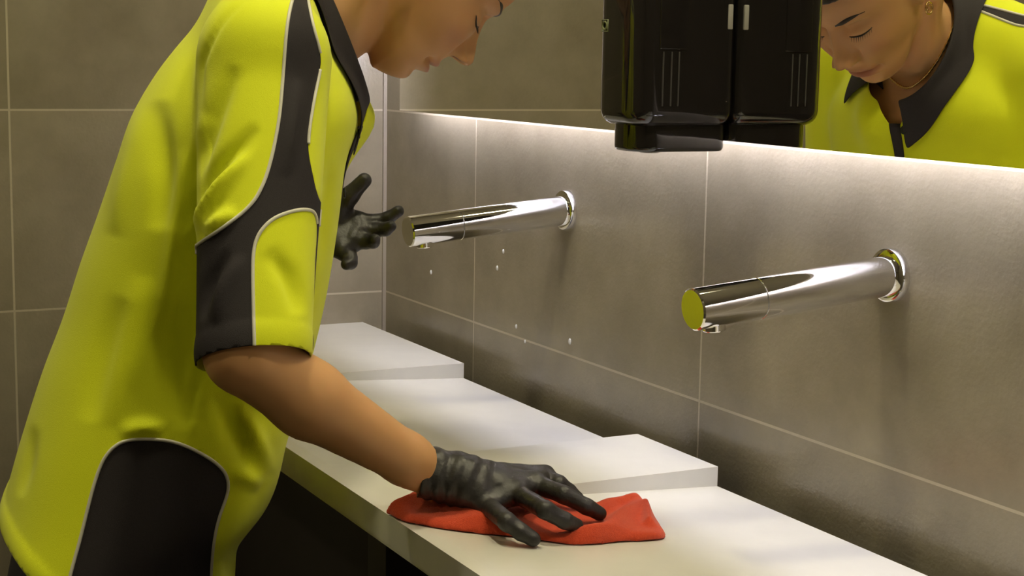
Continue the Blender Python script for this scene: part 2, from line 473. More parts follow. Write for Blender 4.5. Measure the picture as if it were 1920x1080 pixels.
v, f = lathe_vf([(0, .017), (.004, .016), (.0065, .010), (.0065, .004)], (1.0, -.115, 1.228), (0, 0, -1), 32); link_mesh('nozzle', v, f, mat_black, disp)
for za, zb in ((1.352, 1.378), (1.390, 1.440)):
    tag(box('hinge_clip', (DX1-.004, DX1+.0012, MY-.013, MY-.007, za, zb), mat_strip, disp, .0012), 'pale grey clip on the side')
box('reflection_panel', (DX1-.003, DX1+.0014, -.136, -.102, 1.330, 1.500), mat_black, disp, .0013)  # raised panel added to imitate a reflection in the gloss
for yr in (-.131, -.121, -.112):  # thin paler strips standing in for reflected highlight lines on the cover
    box('highlight_ridge', (DX1-.002, DX1+.0010, yr-.0009, yr+.0009, 1.272, 1.328), mat_highlight, disp, .0008)
mat_badge = new_mat('badge_green', (.20, .22, .10), .35)
v, f = tube_vf([(.983+.0042*math.cos(a), DY0-.0004, 1.354+.0042*math.sin(a)) for a in np.linspace(0, 2*math.pi, 24, endpoint=False)], .0011, 6, closed=True)
v2, f2 = tube_vf(catmull([(.977, DY0-.0002, 1.348), (.989, DY0-.0002, 1.348), (.989, DY0-.0002, 1.360), (.977, DY0-.0002, 1.360)], 1, True), .0008, 6, closed=True)
v, f = join_vf((v, f), (v2, f2)); tag(link_mesh('badge', v, f, mat_badge, disp), 'small greenish square emblem with a ring')

# ------------------------------------------------------------------ water droplets on the tiles
mat_drop = new_mat('water_drop', (.9, .9, .88), .05, spec=.8)
mat_drop.node_tree.nodes['Principled BSDF'].inputs['Transmission Weight'].default_value = .35
for i, (dx, dz, dr) in enumerate([(.1857, .985, .0030), (.434, 1.046, .0026), (.4155, 1.020, .0030), (.478, .945, .0026), (.6327, .949, .0034), (.505, .928, .0022)]):
    V, Fc = [], []; n = 14
    for a in range(7):
        t = math.pi/2*a/6
        for k in range(n): V.append((dx+dr*math.cos(t)*math.cos(2*math.pi*k/n), -.0002-dr*.6*math.sin(t), dz+dr*1.25*math.cos(t)*math.sin(2*math.pi*k/n)))
    for a in range(6):
        for k in range(n): Fc.append((a*n+k, a*n+(k+1) % n, (a+1)*n+(k+1) % n, (a+1)*n+k))
    Fc.append(tuple(range(n-1, -1, -1)))
    tag(link_mesh('water_droplet', V, Fc, mat_drop, loc=(dx, 0, dz)), 'small pale water droplet on the grey wall tiles under the far tap', 'droplet', 'water droplets under the far tap')

# ------------------------------------------------------------------ the person: a local frame (right, forward, up) with its origin on the floor
FD = np.array([.26, .966, 0]); FD /= np.linalg.norm(FD); RD = np.array([FD[1], -FD[0], 0])
ORG = np.array([.845, -.533, 0])
def W(L):
    L = np.asarray(L, float); return ORG + L[..., 0:1]*RD + L[..., 1:2]*FD + L[..., 2:3]*np.array([0, 0, 1.])
def Lc(P):
    d = np.asarray(P, float)-ORG; return np.stack([d @ RD, d @ FD, d[..., 2]], -1)
def at(px, py, z):
    """point seen at a pixel of the photograph, on the level z, in the person's frame"""
    r = _fw + (px-960)/F_PX*_rt - (py-540)/F_PX*_up
    return Lc(CAM + r*(z-CAM[2])/r[2])
# --- head frame: origin at the nose tip, a forward along the gaze, b towards the crown
NOSE = np.array([-.004, .262, 1.313]); PT = math.radians(53)
HA = np.array([0, math.cos(PT), -math.sin(PT)]); HB = np.array([0, math.sin(PT), math.cos(PT)])
def H2L(h): h = np.asarray(h, float); return NOSE + h[..., 0:1]*np.array([1., 0, 0]) + h[..., 1:2]*HA + h[..., 2:3]*HB
def L2H(p): d = np.asarray(p, float)-NOSE; return np.stack([d[..., 0], d @ HA, d @ HB], -1)
A0 = -.105
_bf = [-.090, -.084, -.078, -.070, -.058, -.048, -.035, -.02, 0, .02, .037, .048, .06, .074, .09, .105, .118, .126]
_af = [-.060, -.048, -.0405, -.0340, -.0310, -.0280, -.0255, -.0225, -.024, -.027, -.0290, -.0275, -.0275, -.0285, -.036, -.051, -.075, -.098]
_bb = [-.09, -.05, -.03, 0, .03, .06, .09, .11, .126]; _ab = [-.13, -.145, -.165, -.19, -.205, -.208, -.19, -.165, -.112]
_bw = [-.090, -.084, -.078, -.07, -.055, -.035, -.01, .02, .05, .075, .1, .115, .126]
_ww = [.014, .024, .032, .040, .049, .056, .062, .067, .070, .067, .053, .036, .008]
def g2(r, b, r0, b0, sr, sb): return np.exp(-((np.abs(r)-r0)/sr)**2-((b-b0)/sb)**2)
def face_disp(r, b):
    ar = np.abs(r)
    na = spline(b, [-.024, -.0205, -.0165, -.0125, -.008, -.002, .006, .016, .028, .042, .05], [0, 0, .003, .0150, .0210, .0225, .0175, .0095, .0035, .0, 0])
    ns = np.interp(b, [-.02, -.005, .01, .035], [.0100, .0098, .0075, .0068])
    d = na*np.exp(-(ar/ns)**2.4)
    d += .0135*g2(r, b, .0128, -.0085, .0052, .0056)
    d -= .0050*g2(r, b, .0190, -.0060, .0032, .009)
    d -= .0050*g2(r, b, .0072, -.0150, .0028, .0030)
    lw = np.clip(1-(ar/.026)**2, 0, 1)
    d += lw*(.0052*np.exp(-((b+.0345)/.0042)**2) + .0058*np.exp(-((b+.0470)/.0046)**2) - .0042*np.exp(-((b+.0405)/.0017)**2))
    d -= .0052*g2(r, b, .0250, -.0405, .0034, .0042)
    d -= .0026*np.exp(-(r/.016)**2-((b+.0565)/.004)**2)
    d += .0030*np.exp(-(r/.016)**2-((b+.072)/.009)**2)
    d -= .0085*g2(r, b, .031, .031, .0145, .0095)
    d -= .0050*g2(r, b, .0135, .032, .0055, .008)
    d += .0068*g2(r, b, .0315, .0275, .0115, .0078)
    d -= .0016*g2(r, b, .0315, .0200, .012, .0018)
    d -= .0014*g2(r, b, .0315, .0370, .013, .0018)
    d += .0030*g2(r, b, .028, .0465, .018, .006)
    d += .0035*g2(r, b, .042, .000, .017, .014)
    d -= .0022*g2(r, b, .046, -.035, .012, .016)
    return d
def head_rad(th, b, rr):
    b_ = np.clip(b, -.09, .126)
    Af = np.maximum(spline(b_, _bf, _af)-A0, .004); Ab = np.maximum(A0-spline(b_, _bb, _ab), .004); Wd = np.maximum(spline(b_, _bw, _ww), .004)
    c, s = np.cos(th), np.sin(th); A = np.where(c > 0, Af, Ab); n = np.where(c > 0, 2.25, 2.0)
    return (np.abs(c/A)**n+np.abs(s/Wd)**n)**(-1/n)
def head_field(h):
    r, a, b = h[:, 0], h[:, 1], h[:, 2]
    lift = .036*np.clip((-.062-a)/.058, 0, 1)**1.15*np.clip((-.01-b)/.05, 0, 1)
    be = b-lift
    q = a-A0; rho = np.hypot(r, q); th = np.arctan2(r, q)
    R_ = head_rad(th, be, r)
    R_ = R_ + face_disp(r, be)*np.clip(q/.04, 0, 1)*np.clip(np.cos(th)*2.2, 0, 1)
    f = (rho-R_)*.75
    f = np.maximum(f, np.maximum(be-.126, -.0905-be))
    for sgn in (-1, 1):                                        # ears
        u = (a+.110+.15*(b-.0))/.017; w = (b-.020)/.031; t = (r-sgn*(.068+.10*np.clip(-.098-a, -.02, .03)))/.0075
        e = (np.sqrt(u*u+w*w+t*t)-1)*.0075
        cu = (a+.104+.15*b)/.009; cw = (b-.022)/.017; ct = (r-sgn*.079)/.008
        e = np.maximum(e, -(np.sqrt(cu*cu+cw*cw+ct*ct)-1)*.006)
        f = smin(f, e, .005)
    return f
NB0 = np.array([0, .050, 1.325]); NB1 = np.array([-.003, .146, 1.381])
def neck_field(L):
    f = rcone(L, NB0, NB1, .060, .0475)
    for sgn in (-1, 1): f = smin(f, rcone(L, (sgn*.02, .118, 1.322), (sgn*.052, .150, 1.40), .008, .014), .02)
    return f
# --- torso: back and front outline by height, half width
_tz = [.60, .70, .767, .817, .854, .924, .99, 1.047, 1.109, 1.155, 1.21, 1.26, 1.30, 1.34, 1.373, 1.40, 1.43]
_ts = [-.265, -.262, -.255, -.243, -.230, -.209, -.187, -.165, -.145, -.128, -.108, -.090, -.066, -.034, -.004, .016, .030]
_tf = [.0, .002, .006, .014, .042, .064, .084, .098, .110, .117, .124, .135, .124, .098, .070, .055, .045]
_tw = [.178, .176, .175, .174, .170, .160, .152, .150, .154, .160, .165, .160, .140, .105, .070, .045, .02]
SH_R, SH_L = np.array([.150, .032, 1.312]), np.array([-.150, .030, 1.312])
ELB_R, WR_R = np.array([.279, .006, 1.058]), at(800, 886, .925)
CUFF_R = np.array([.274, .014, 1.050]); ELB_L = np.array([-.205, -.05, 1.085]); WR_L = np.array([-.186, .098, 1.108])
def torso_field(L):
    r, s, z = L.T; zc = np.clip(z, .60, 1.43)
    b0, f0, w0 = spline(zc, _tz, _ts), spline(zc, _tz, _tf), spline(zc, _tz, _tw)
    c, hgt = (b0+f0)/2, (f0-b0)/2
    n = 2.35; q = (np.abs((s-c)/hgt)**n+np.abs(r/w0)**n)**(1/n)
    f = (q-1)*np.minimum(hgt, w0)*.92
    return np.maximum(f, np.maximum(z-1.43, .60-z))
def yoke(L, sg):
    sh = SH_R if sg > 0 else SH_L
    return rcone(L, (sg*.03, .040, 1.362), sh+np.array([sg*.012, 0, .012]), .050, .052)
def shirt_field(L):
    flap = .027*np.exp(-((L[:, 0]+.035)/.028)**2-((L[:, 2]-1.248)/.048)**2)      # left lapel standing away
    f = torso_field(L-np.stack([0*flap, flap*(L[:, 1] > .05), 0*flap], -1))
    f = smin(f, np.minimum(yoke(L, 1), yoke(L, -1)), .035)
    sr = rcone(L, SH_R, CUFF_R+(CUFF_R-SH_R)*.10,   .062, .0490)
    sl = rcone(L, SH_L, ELB_L+np.array([0, -.003, 0]), .062, .058)
    f = smin(f, np.minimum(sr, sl), .016)
    return f
def legs_field(L, e=0.0):
    f = None
    for sg in (-1, 1):
        g = chain(L, [(sg*.070, -.12, .78), (sg*.078, -.115, .45), (sg*.09, -.15, .09)], [.072+e, .060+e, .042+e], .02); f = g if f is None else smin(f, g, .01)
    return smin(f, rcone(L, (-.07, -.120, .83), (.07, -.120, .83), .078+e, .078+e), .04)
def arm_r(L, e=0):
    return chain(L, [SH_R, (.205, .012, 1.20), ELB_R, ELB_R+(WR_R-ELB_R)*.33+np.array([.002, 0, -.004]), WR_R-(WR_R-ELB_R)*.12, WR_R+(WR_R-ELB_R)*.02], [.040+e, .034+e, .0345+e, .0345+e, .0240+e, .0215+e], .012)
def arm_l(L, e=0):
    return chain(L, [SH_L, ELB_L, ELB_L+(WR_L-ELB_L)*.3, WR_L], [.048+e, .038+e, .036+e, .025+e], .02)
def body_field(L):
    f = smin(np.maximum(torso_field(L)+.018, .90-L[:, 2]), np.minimum(yoke(L, 1), yoke(L, -1))+.016, .03)
    f = smin(f, np.minimum(arm_r(L), arm_l(L)), .012)
    f = smin(f, np.maximum(legs_field(L, -.014), np.where(L[:, 2] > .68, shirt_field(L)+.030, -1)), .015)
    for sg in (-1, 1): f = np.minimum(f, rcone(L, (sg*.09, -.15, .07), (sg*.10, -.03, .04), .036, .028))
    return smin(f, np.maximum(neck_field(L), (L[:, 1]-.135)), .02)

# skin: head and neck at fine resolution, the rest coarser, one mesh
def head_neck(h):
    L = H2L(h); f = smin(head_field(h), neck_field(L), .008)
    return np.maximum(f, .075-L[:, 1])
Vh, Qh = surface_nets(head_neck, (-.092, -.245, -.125), (.092, .012, .140), .0017)
Vh = smooth_mesh(Vh, Qh, 2)
hh = Vh.copy()
Vb, Qb = surface_nets(body_field, (-.27, -.32, -.005), (.36, .30, 1.45), .0062)
Vb = smooth_mesh(Vb, Qb, 4)
Vall = np.concatenate([W(H2L(Vh)), W(Vb)]); Qall = np.concatenate([Qh, Qb+len(Vh)])
# skin colour: own tint for lips and flushed cheeks, painted shade in the nostrils
tint = np.zeros((len(Vall), 4)); tint[:, 3] = 1; base = np.array([.58, .305, .130])
tint[:, :3] = base
r_, a_, b_ = hh[:, 0], hh[:, 1], hh[:, 2]
lip = np.clip(1.25*np.exp(-((b_+.0408)/.0085)**4)*np.clip(1-(np.abs(r_)/.025)**3, 0, 1), 0, 1)*(a_ > -.05)
tint[:len(Vh), :3] += lip[:, None]*(np.array([.36, .115, .075])-base)*.75
nostril_shade = np.exp(-((np.abs(r_)-.0075)/.0034)**2-((b_+.0150)/.0034)**2)*(a_ > -.03)
tint[:len(Vh), :3] += np.clip(nostril_shade*1.2, 0, 1)[:, None]*(np.array([.10, .035, .02])-base)
chk = np.exp(-((np.abs(r_)-.040)/.016)**2-((b_+.006)/.014)**2)*(a_ > -.09)
tint[:len(Vh), :3] += chk[:, None]*(np.array([.47, .20, .105])-base)*.5
mat_skin = new_mat('skin', base, .48, spec=.4); _nt = mat_skin.node_tree; _b = _nt.nodes['Principled BSDF']
_at = _nt.nodes.new('ShaderNodeVertexColor'); _at.layer_name = 'pigment_and_shade'; _nt.links.new(_at.outputs[0], _b.inputs['Base Color'])
_b.inputs['Subsurface Weight'].default_value = .12; _b.inputs['Subsurface Radius'].default_value = (.012, .004, .002); _b.inputs['Subsurface Scale'].default_value = .5
person = link_mesh('person', Vall, Qall, mat_skin, loc=W(np.array([0, -.12, 0])))
ca = person.data.color_attributes.new('pigment_and_shade', 'FLOAT_COLOR', 'POINT'); ca.data.foreach_set('color', tint.ravel())
tag(person, 'person in a neon yellow polo shirt leaning over the washstand to wipe it', 'person')
bpy.context.view_layer.update()

def face_pt(r, b, out=0.0):
    """point on the face surface at lateral r, height b"""
    r = np.asarray(r, float); b = np.asarray(b, float); lo = np.full(r.shape, A0+.01); hi = np.full(r.shape, .02)
    for _ in range(30):
        m = (lo+hi)/2; f = head_field(np.stack([r, m, b], -1)); lo = np.where(f < 0, m, lo); hi = np.where(f < 0, hi, m)
    return W(H2L(np.stack([r, lo+out, b], -1)))
mat_hair = noise_mat('dark_brown_hair', (.020, .012, .008), (.045, .027, .017), 90, .45)
for sg in (-1, 1):
    t = np.linspace(0, 1, 22)
    # brow: two rows of points, closed into a thin tapering pad
    rr = sg*(.012+.037*t); bb = .0455+.0075*np.sin(t*2.2)-.001
    hw = .0023*np.sin(np.clip(t*1.05+.12, 0, 1)*math.pi)**.6+.0004
    up, dn, md = face_pt(rr, bb+hw, .0002), face_pt(rr, bb-hw, .0002), face_pt(rr, bb, .0013)
    V = np.concatenate([up, md, dn]); n = len(t); Fq = [(i, i+1, n+i+1, n+i) for i in range(n-1)]+[(n+i, n+i+1, 2*n+i+1, 2*n+i) for i in range(n-1)]
    link_mesh('eyebrow', V, Fq, mat_hair, person)
    rr = sg*(.0185+.0265*t); bb = .0222-.0035*np.sin(t*math.pi)+.001*t
    v, f = tube_vf(face_pt(rr, bb, .0006), .0004+.0008*np.sin(np.clip(t*.9+.1, 0, 1)*math.pi), 6)
    parts = [(v, f)]
    for k in range(2, 22, 2):
        p0 = face_pt(rr[k:k+1], bb[k:k+1], .0006)[0]; p1 = face_pt(rr[k:k+1]+sg*.0012, bb[k:k+1]-.0035, .0055)[0]
        parts.append(tube_vf([p0, (p0+p1)/2+np.array([0, 0, -.0003]), p1], [.0004, .0003, .0001], 4))
    v, f = join_vf(*parts); link_mesh('eyelashes', v, f, mat_hair, person)
# hair: a cap over crown and back of the head, tied in a low bun
def hair_field(h):
    f = head_field(h)-.006-.0012*noise3(h*np.array([2.2, .6, 1.]), 5, 260)
    line = np.minimum((h[:, 2]-.083)*.9, 1)                    # keeps above the forehead line...
    back = (-.128-h[:, 1])+.5*(h[:, 2]-.02)
    f = np.maximum(f, -np.maximum(line, back))
    return smin(f, (np.linalg.norm((h-np.array([0, -.222, .035]))/np.array([1, .85, 1]), axis=1)-.034)*.85, .008)
V, Q = surface_nets(hair_field, (-.10, -.275, -.08), (.10, .03, .15), .003)
link_mesh('hair', W(H2L(smooth_mesh(V, Q, 1))), Q, mat_hair, person)
ang = np.linspace(0, 2*math.pi, 28, endpoint=False)
v, f = tube_vf(W(H2L(np.stack([.021*np.cos(ang), np.full(28, -.203), .030+.021*np.sin(ang)], -1))), .0042, 8, closed=True)
tag(link_mesh('hair_tie', v, f, new_mat('yellow_elastic', (.55, .42, .02), .6), person), 'yellow hair tie')
mat_gold = new_mat('gold', (.80, .55, .22), .22, 1.0)
for sg in (-1, 1):
    lob = np.array([sg*.073, -.106, -.014])
    v, f = tube_vf([W(H2L(lob+np.array([0, .007*math.cos(a), -.006+.007*math.sin(a)]))) for a in ang], .0013, 6, closed=True)
    v2, f2 = tube_vf([W(H2L(lob+np.array([0, .0035*math.cos(a), -.006+.0035*math.sin(a)]))) for a in ang], .0008, 6, closed=True)
    v, f = join_vf((v, f), (v2, f2)); tag(link_mesh('earring', v, f, mat_gold, person), 'gold hoop earring')

# ------------------------------------------------------------------ polo shirt
mat_yellow = noise_mat('neon_yellow_knit', (.71, .77, .008), (.73, .79, .010), 900, .72, bump=.25, bscale=1500, spec=.25)
mat_navy = noise_mat('charcoal_knit', (.020, .016, .018), (.026, .021, .023), 900, .75, bump=.25, bscale=1500, spec=.3)
mat_pipe = new_mat('pale_piping', (.62, .60, .50), .5)
for m_ in (mat_yellow,):
    m_.node_tree.nodes['Principled BSDF'].inputs['Sheen Weight'].default_value = .15
Vs, Qs = surface_nets(shirt_field, (-.30, -.30, .60), (.35, .19, 1.445), .0042)
Vs = smooth_mesh(Vs, Qs, 5)
T = np.concatenate([Qs[:, [0, 1, 2]], Qs[:, [0, 2, 3]]])
# drape: folds pressed along lines followed on the cloth, plus a loose ripple
Nn = normals(Vs, T); Pw = W(Vs); px = to_px(Pw); vis = np.clip(-np.einsum('ij,ij->i', W(Vs+Nn)-Pw, (Pw-CAM)/np.linalg.norm(Pw-CAM, axis=1, keepdims=True))*2.5, 0, 1)
slv = np.clip((Vs[:, 0]-.150)/.03, 0, 1)                       # 1 on the right sleeve
disp_ = np.zeros(len(Vs))
def fold(pts, amp, wid, where=None):
    global disp_
    ln = catmull(pts, 6); L_ = np.concatenate([[0], np.cumsum(np.linalg.norm(np.diff(ln, axis=0), axis=1))])
    d = np.full(len(px), 1e9); e = np.zeros(len(px))
    for i in range(len(ln)-1):
        u = ln[i+1]-ln[i]; t = np.clip(((px-ln[i]) @ u)/(u @ u+1e-9), 0, 1); q = np.linalg.norm(px-ln[i]-t[:, None]*u, axis=1)
        n_ = q < d; d[n_] = q[n_]; e[n_] = ((L_[i]+t*(L_[i+1]-L_[i]))/L_[-1])[n_]
    k = amp*np.exp(-(d/wid)**2)*vis*np.clip(np.sin(math.pi*np.clip(e, 0, 1)), 0, 1)**.8*1.25
    disp_ += k*(where if where is not None else 1)
hem = lambda V: V[:, 2]-(.850-.80*np.clip(V[:, 1]+.23, -.1, .075)-.68*np.maximum(V[:, 1]+.155, 0)+.25*np.clip(-V[:, 0]-.02, 0, .16))
axr = (CUFF_R-SH_R)/np.linalg.norm(CUFF_R-SH_R); cn = axr+np.array([0, .10, 0]); cn /= np.linalg.norm(cn)
cuff = lambda V: np.where((V[:, 0] > .17) & (V[:, 2] > .95), (CUFF_R-V) @ cn, .05)
slv = slv*np.clip(cuff(Vs)/.03, 0, 1)
fold([(460, 285), (425, 330), (380, 400), (340, 470)], 0.0097, 13, slv)
fold([(480, 235), (450, 275), (400, 330), (365, 400), (345, 440)], -0.0075, 14, slv)
fold([(444, 125), (410, 200), (385, 260), (352, 350), (338, 440)], -0.0083, 17, slv)
fold([(385, 215), (352, 290), (340, 360), (335, 440)], 0.0067, 12, slv)
fold([(464, -5), (415, 43), (381, 111), (376, 154), (373, 217)], -.0028, 6)
fold([(440, 395), (400, 425), (385, 440)], 0.0067, 13, slv)
fold([(560, 150), (545, 240), (535, 330)], 0.0045, 16, slv)
fold([(450, 480), (420, 540), (405, 610)], 0.0053, 16, slv)
fold([(430, 470), (395, 530), (378, 600)], -0.0053, 12, slv)
fold([(500, 470), (540, 520), (560, 590)], -0.0053, 18, slv)
tor = 1-np.clip((Vs[:, 0]-.150)/.03, 0, 1)*(Vs[:, 2] > .95)
fold([(295, 190), (300, 260), (305, 340), (300, 430)], -0.0084, 24, tor)
fold([(262, 185), (245, 270), (228, 350), (215, 440)], 0.0048, 20, tor)
fold([(345, 280), (335, 400), (318, 520), (300, 640)], 0.0060, 18, tor)
fold([(330, 560), (322, 640), (330, 720), (350, 800)], -0.0066, 24, tor)
fold([(235, 560), (200, 680), (170, 790)], -0.0048, 26, tor)
fold([(270, 520), (240, 620), (215, 720), (205, 800)], 0.0048, 26, tor)
fold([(382, 665), (368, 720), (345, 815)], -0.0036, 7, tor)
fold([(225, 815), (265, 803), (310, 808)], 0.0060, 14, tor)
fold([(405, 740), (450, 820), (480, 890)], -0.0066, 22, tor)
fold([(440, 750), (480, 830), (500, 890)], 0.0066, 18, tor)
fold([(430, 900), (455, 890), (485, 915)], 0.0045, 16, tor)
fold([(60, 800), (50, 870), (35, 930)], -0.0036, 12, tor)
fold([(620, 300), (612, 400), (600, 500)], -0.0042, 12, tor)
hb = lambda d, w: np.clip(1-np.abs(d-w/2)/(w/2), 0, 1)**.3
disp_ += .0022*hb(hem(Vs), .024) + .0016*np.where(Vs[:, 0] > .17, hb(cuff(Vs), .022), 0)

disp_ += .0022*noise3(Vs*np.array([1, 1, .45]), 11, 42)*np.clip((1.30-Vs[:, 2])/.1, 0, 1)
Vs = Vs + Nn*disp_[:, None]
Vs = smooth_mesh(Vs, T, 1)
# hem, cuffs and neck opening
def cut(V, T, h): V, n_, p_, s_ = split_iso(V, T, h); return compact(V, p_)
Vs, T = cut(Vs, T, hem(Vs))
Vs, T = cut(Vs, T, cuff(Vs))
axl = (ELB_L-SH_L)/np.linalg.norm(ELB_L-SH_L)
Vs, T = cut(Vs, T, np.where(Vs[:, 0] < -.165, (ELB_L-axl*.02-Vs) @ axl, .05))
NRN = np.array([0, .92, .39]); NRN /= np.linalg.norm(NRN); NRV = np.array([0, -NRN[2], NRN[1]]); NRC = np.array([0, .098, 1.342])
def neck_open(V):
    d = V-NRC; h1 = np.hypot(d[:, 0]/.064, (d @ NRV)/.088)-1                 # inside the neck tube
    h1 = np.where((d @ NRN) > -.045, h1, 1)
    vee = np.abs(V[:, 0])/.030-np.clip((V[:, 2]-1.232)/.060, -1, 1.1)        # front slit
    vee = np.where((V[:, 1] > .06) & (V[:, 2] > 1.15), vee, 1)
    return np.clip(np.minimum(h1, vee), -1, 1)
Vs, T = cut(Vs, T, neck_open(Vs))
# contrast panels: side panel at the hip, panel over shoulder and sleeve
def panel_h(V, T, poly, gate):
    N_ = normals(V, T); P = W(V); q = to_px(P); sd = poly_sd(q, poly)/2000
    v = -np.einsum('ij,ij->i', W(V+N_)-P, (P-CAM)/np.linalg.norm(P-CAM, axis=1, keepdims=True))
    return np.maximum(np.maximum(sd, (-v-.13)*.02), gate(V))
hip = catmull([(118, 1140), (133, 1075), (152, 1005), (172, 925), (188, 875), (205, 846), (228, 829), (262, 823), (312, 826), (352, 838), (396, 862), (420, 884), (428, 906), (425, 930), (408, 980), (398, 1040), (392, 1140)], 5)
hip = np.concatenate([hip, [(392, 1400), (118, 1400)]])
slp = np.concatenate([catmull([(560, -40), (545, 12), (537, 60), (530, 150), (523, 225), (508, 300), (490, 353), (465, 390), (420, 425), (375, 456), (331, 489)], 5),
                      [(300, 500), (320, 760), (476, 760)], catmull([(477, 640), (475, 560), (475, 480), (485, 440), (510, 412), (545, 397), (575, 393), (591, 402), (594, 440), (590, 520), (584, 760)], 5),
                      [(700, 760), (700, 470)], catmull([(640, 420), (602, 380), (585, 320), (578, 265), (588, 190), (600, 130), (600, 100), (585, 40), (570, -40)], 5)])
Vs, Tb1, T, seg1 = split_iso(Vs, T, panel_h(Vs, T, hip, lambda V: .03-V[:, 0]))
Vs, Tb2, T, seg2 = split_iso(Vs, T, panel_h(Vs, T, slp, lambda V: (np.interp(V[:, 2], [1.21, 1.235, 1.265, 1.29], [.176, .165, .06, .02])-V[:, 0])))
def cloth(name, V, T, mat, parent, th=.0016, lift=0.0):
    V, T = compact(V, T)
    if lift: V = V+normals(V, T)*lift
    o = link_mesh(name, W(V), T, mat, parent); m = o.modifiers.new('thickness', 'SOLIDIFY'); m.thickness = th; m.offset = -1
    return o
shirt = cloth('polo_shirt', Vs, T, mat_yellow, person); tag(shirt, 'neon yellow polo shirt')
tag(cloth('side_panel', Vs, Tb1, mat_navy, shirt), 'black side panel at the hip')
tag(cloth('sleeve_panel', Vs, Tb2, mat_navy, shirt), 'black panel over shoulder and sleeve')
Nv = normals(Vs, np.concatenate([T, Tb1, Tb2]))
def piping(seg, rad, name, keep=lambda p: True):
    for c, closed in chains(seg):
        if len(c) < 12: continue
        p = Vs[c]
        k = np.array([keep(q) for q in p])
        # cut the chain where the piping ends
        runs, cur = [], []
        for i, kk in enumerate(k):
            if kk: cur.append(i)
            elif cur: runs.append(cur); cur = []
        if cur: runs.append(cur)
        for rn in runs:
            if len(rn) < 10: continue
            q = p[rn]+Nv[np.array(c)[rn]]*.0003
            for _ in range(6): q[1:-1] = .5*q[1:-1]+.25*(q[:-2]+q[2:])
            v, f = tube_vf(W(q), rad, 6); tag(link_mesh(name, v, f, mat_pipe, shirt), 'pale piping')
def on_sleeve(p):
    q = to_px(W(p[None]))[0]
    return not (q[0] > 560 and 275 < q[1] < 392) and not (q[1] > 650) and not (q[0] < 332) and not (q[1] > 478 and q[0] < 430) and q[0] < 600 and not (q[0] > 578 and q[1] > 425)
piping(seg1, .0017, 'piping'); piping(seg2, .0017, 'piping', on_sleeve)
# raised hems: a folded band along hem and cuff, stitched
# collar: stand and fold-over leaf, open at the front
def push_out(p, gap):
    """move points until they lie at least gap outside the shirt"""
    for _ in range(5):
        f = shirt_field(p); e = 1e-4
        g = np.stack([(shirt_field(p+np.eye(3)[k]*e)-f)/e for k in range(3)], -1); g /= np.maximum(np.linalg.norm(g, axis=1, keepdims=True), .3)
        p = p+g*np.maximum(gap-f, 0)[:, None]
    return p
def collar():
    n = 64; V = []
    phis = np.linspace(math.radians(9), math.radians(312), n); last = phis[-1]
    for ph in phis:
        fr = math.exp(-(ph-phis[0])/.30); fl = math.exp(-(last-ph)/.45)        # near the right tip, near the left tip
        def rad(k, off): return NRC + np.array([1, 0, 0])*(.060*k)*math.sin(ph) - NRV*(.086*k)*math.cos(ph) + NRN*off
        sp = 1+.10*fl
        row = [rad(.97, -.024), rad(.94, -.002), rad(.935, .012), rad(.955*sp, .020), rad(1.01*sp, .019), rad(1.09*sp, .008), rad(1.16*sp, -.010), rad(1.24*sp+.02*fr, -.030+.010*fr)]
        row[-1] = row[-1]-NRV*(.026*fr)+np.array([math.sin(ph), 0, 0])*.006*fr
        row[-2] = row[-2]-NRV*(.016*fr)
        V.append(row)
    m = len(V[0]); V = np.array(V)
    for k in range(3, m): V[:, k] = push_out(V[:, k], .0035+.0008*(m-k))
    V = V.reshape(-1, 3)
    Fc = [(i*m+k, (i+1)*m+k, (i+1)*m+k+1, i*m+k+1) for i in range(n-1) for k in range(m-1)]
    o = link_mesh('collar', W(V), Fc, mat_navy, shirt); s = o.modifiers.new('thickness', 'SOLIDIFY'); s.thickness = .0022; s.offset = 0
    o.modifiers.new('smooth', 'SUBSURF').levels = 2; o.modifiers['smooth'].render_levels = 2
    tag(o, 'black knitted collar'); return o
collar()
# placket strip and buttons down the front, following the chest
def chest_s(r, z):
    lo, hi = np.full(np.shape(r), .0), np.full(np.shape(r), .25)
    for _ in range(26):
        m = (lo+hi)/2; f = shirt_field(np.stack([r, m, z], -1)); lo = np.where(f < 0, m, lo); hi = np.where(f < 0, hi, m)
    return lo
zz_ = np.linspace(1.245, 1.12, 24); wv = np.linspace(-.006, .006, 4)
gr, gz = np.meshgrid(wv, zz_, indexing='ij'); P3 = np.stack([gr.ravel(), chest_s(gr.ravel(), gz.ravel())+.0012, gz.ravel()], -1)
Fq = [(i*24+k, i*24+k+1, (i+1)*24+k+1, (i+1)*24+k) for i in range(3) for k in range(23)]
o = link_mesh('placket', W(P3), Fq, mat_navy, shirt); m = o.modifiers.new('thickness', 'SOLIDIFY'); m.thickness = .002; m.offset = 1
tag(o, 'black placket strip')
mat_button = new_mat('black_button', (.02, .022, .02), .25)
for zb, rb in ((1.238, .012), (1.175, .0)):
    sb = chest_s(np.array([rb]), np.array([zb]))[0]; c0 = W(np.array([rb, sb+.0025, zb]))
    v, f = lathe_vf([(0, .0052), (.0015, .0056), (.0026, .0048), (.0020, .0034)], c0, FD, 20); link_mesh('button', v, f, mat_button, shirt)
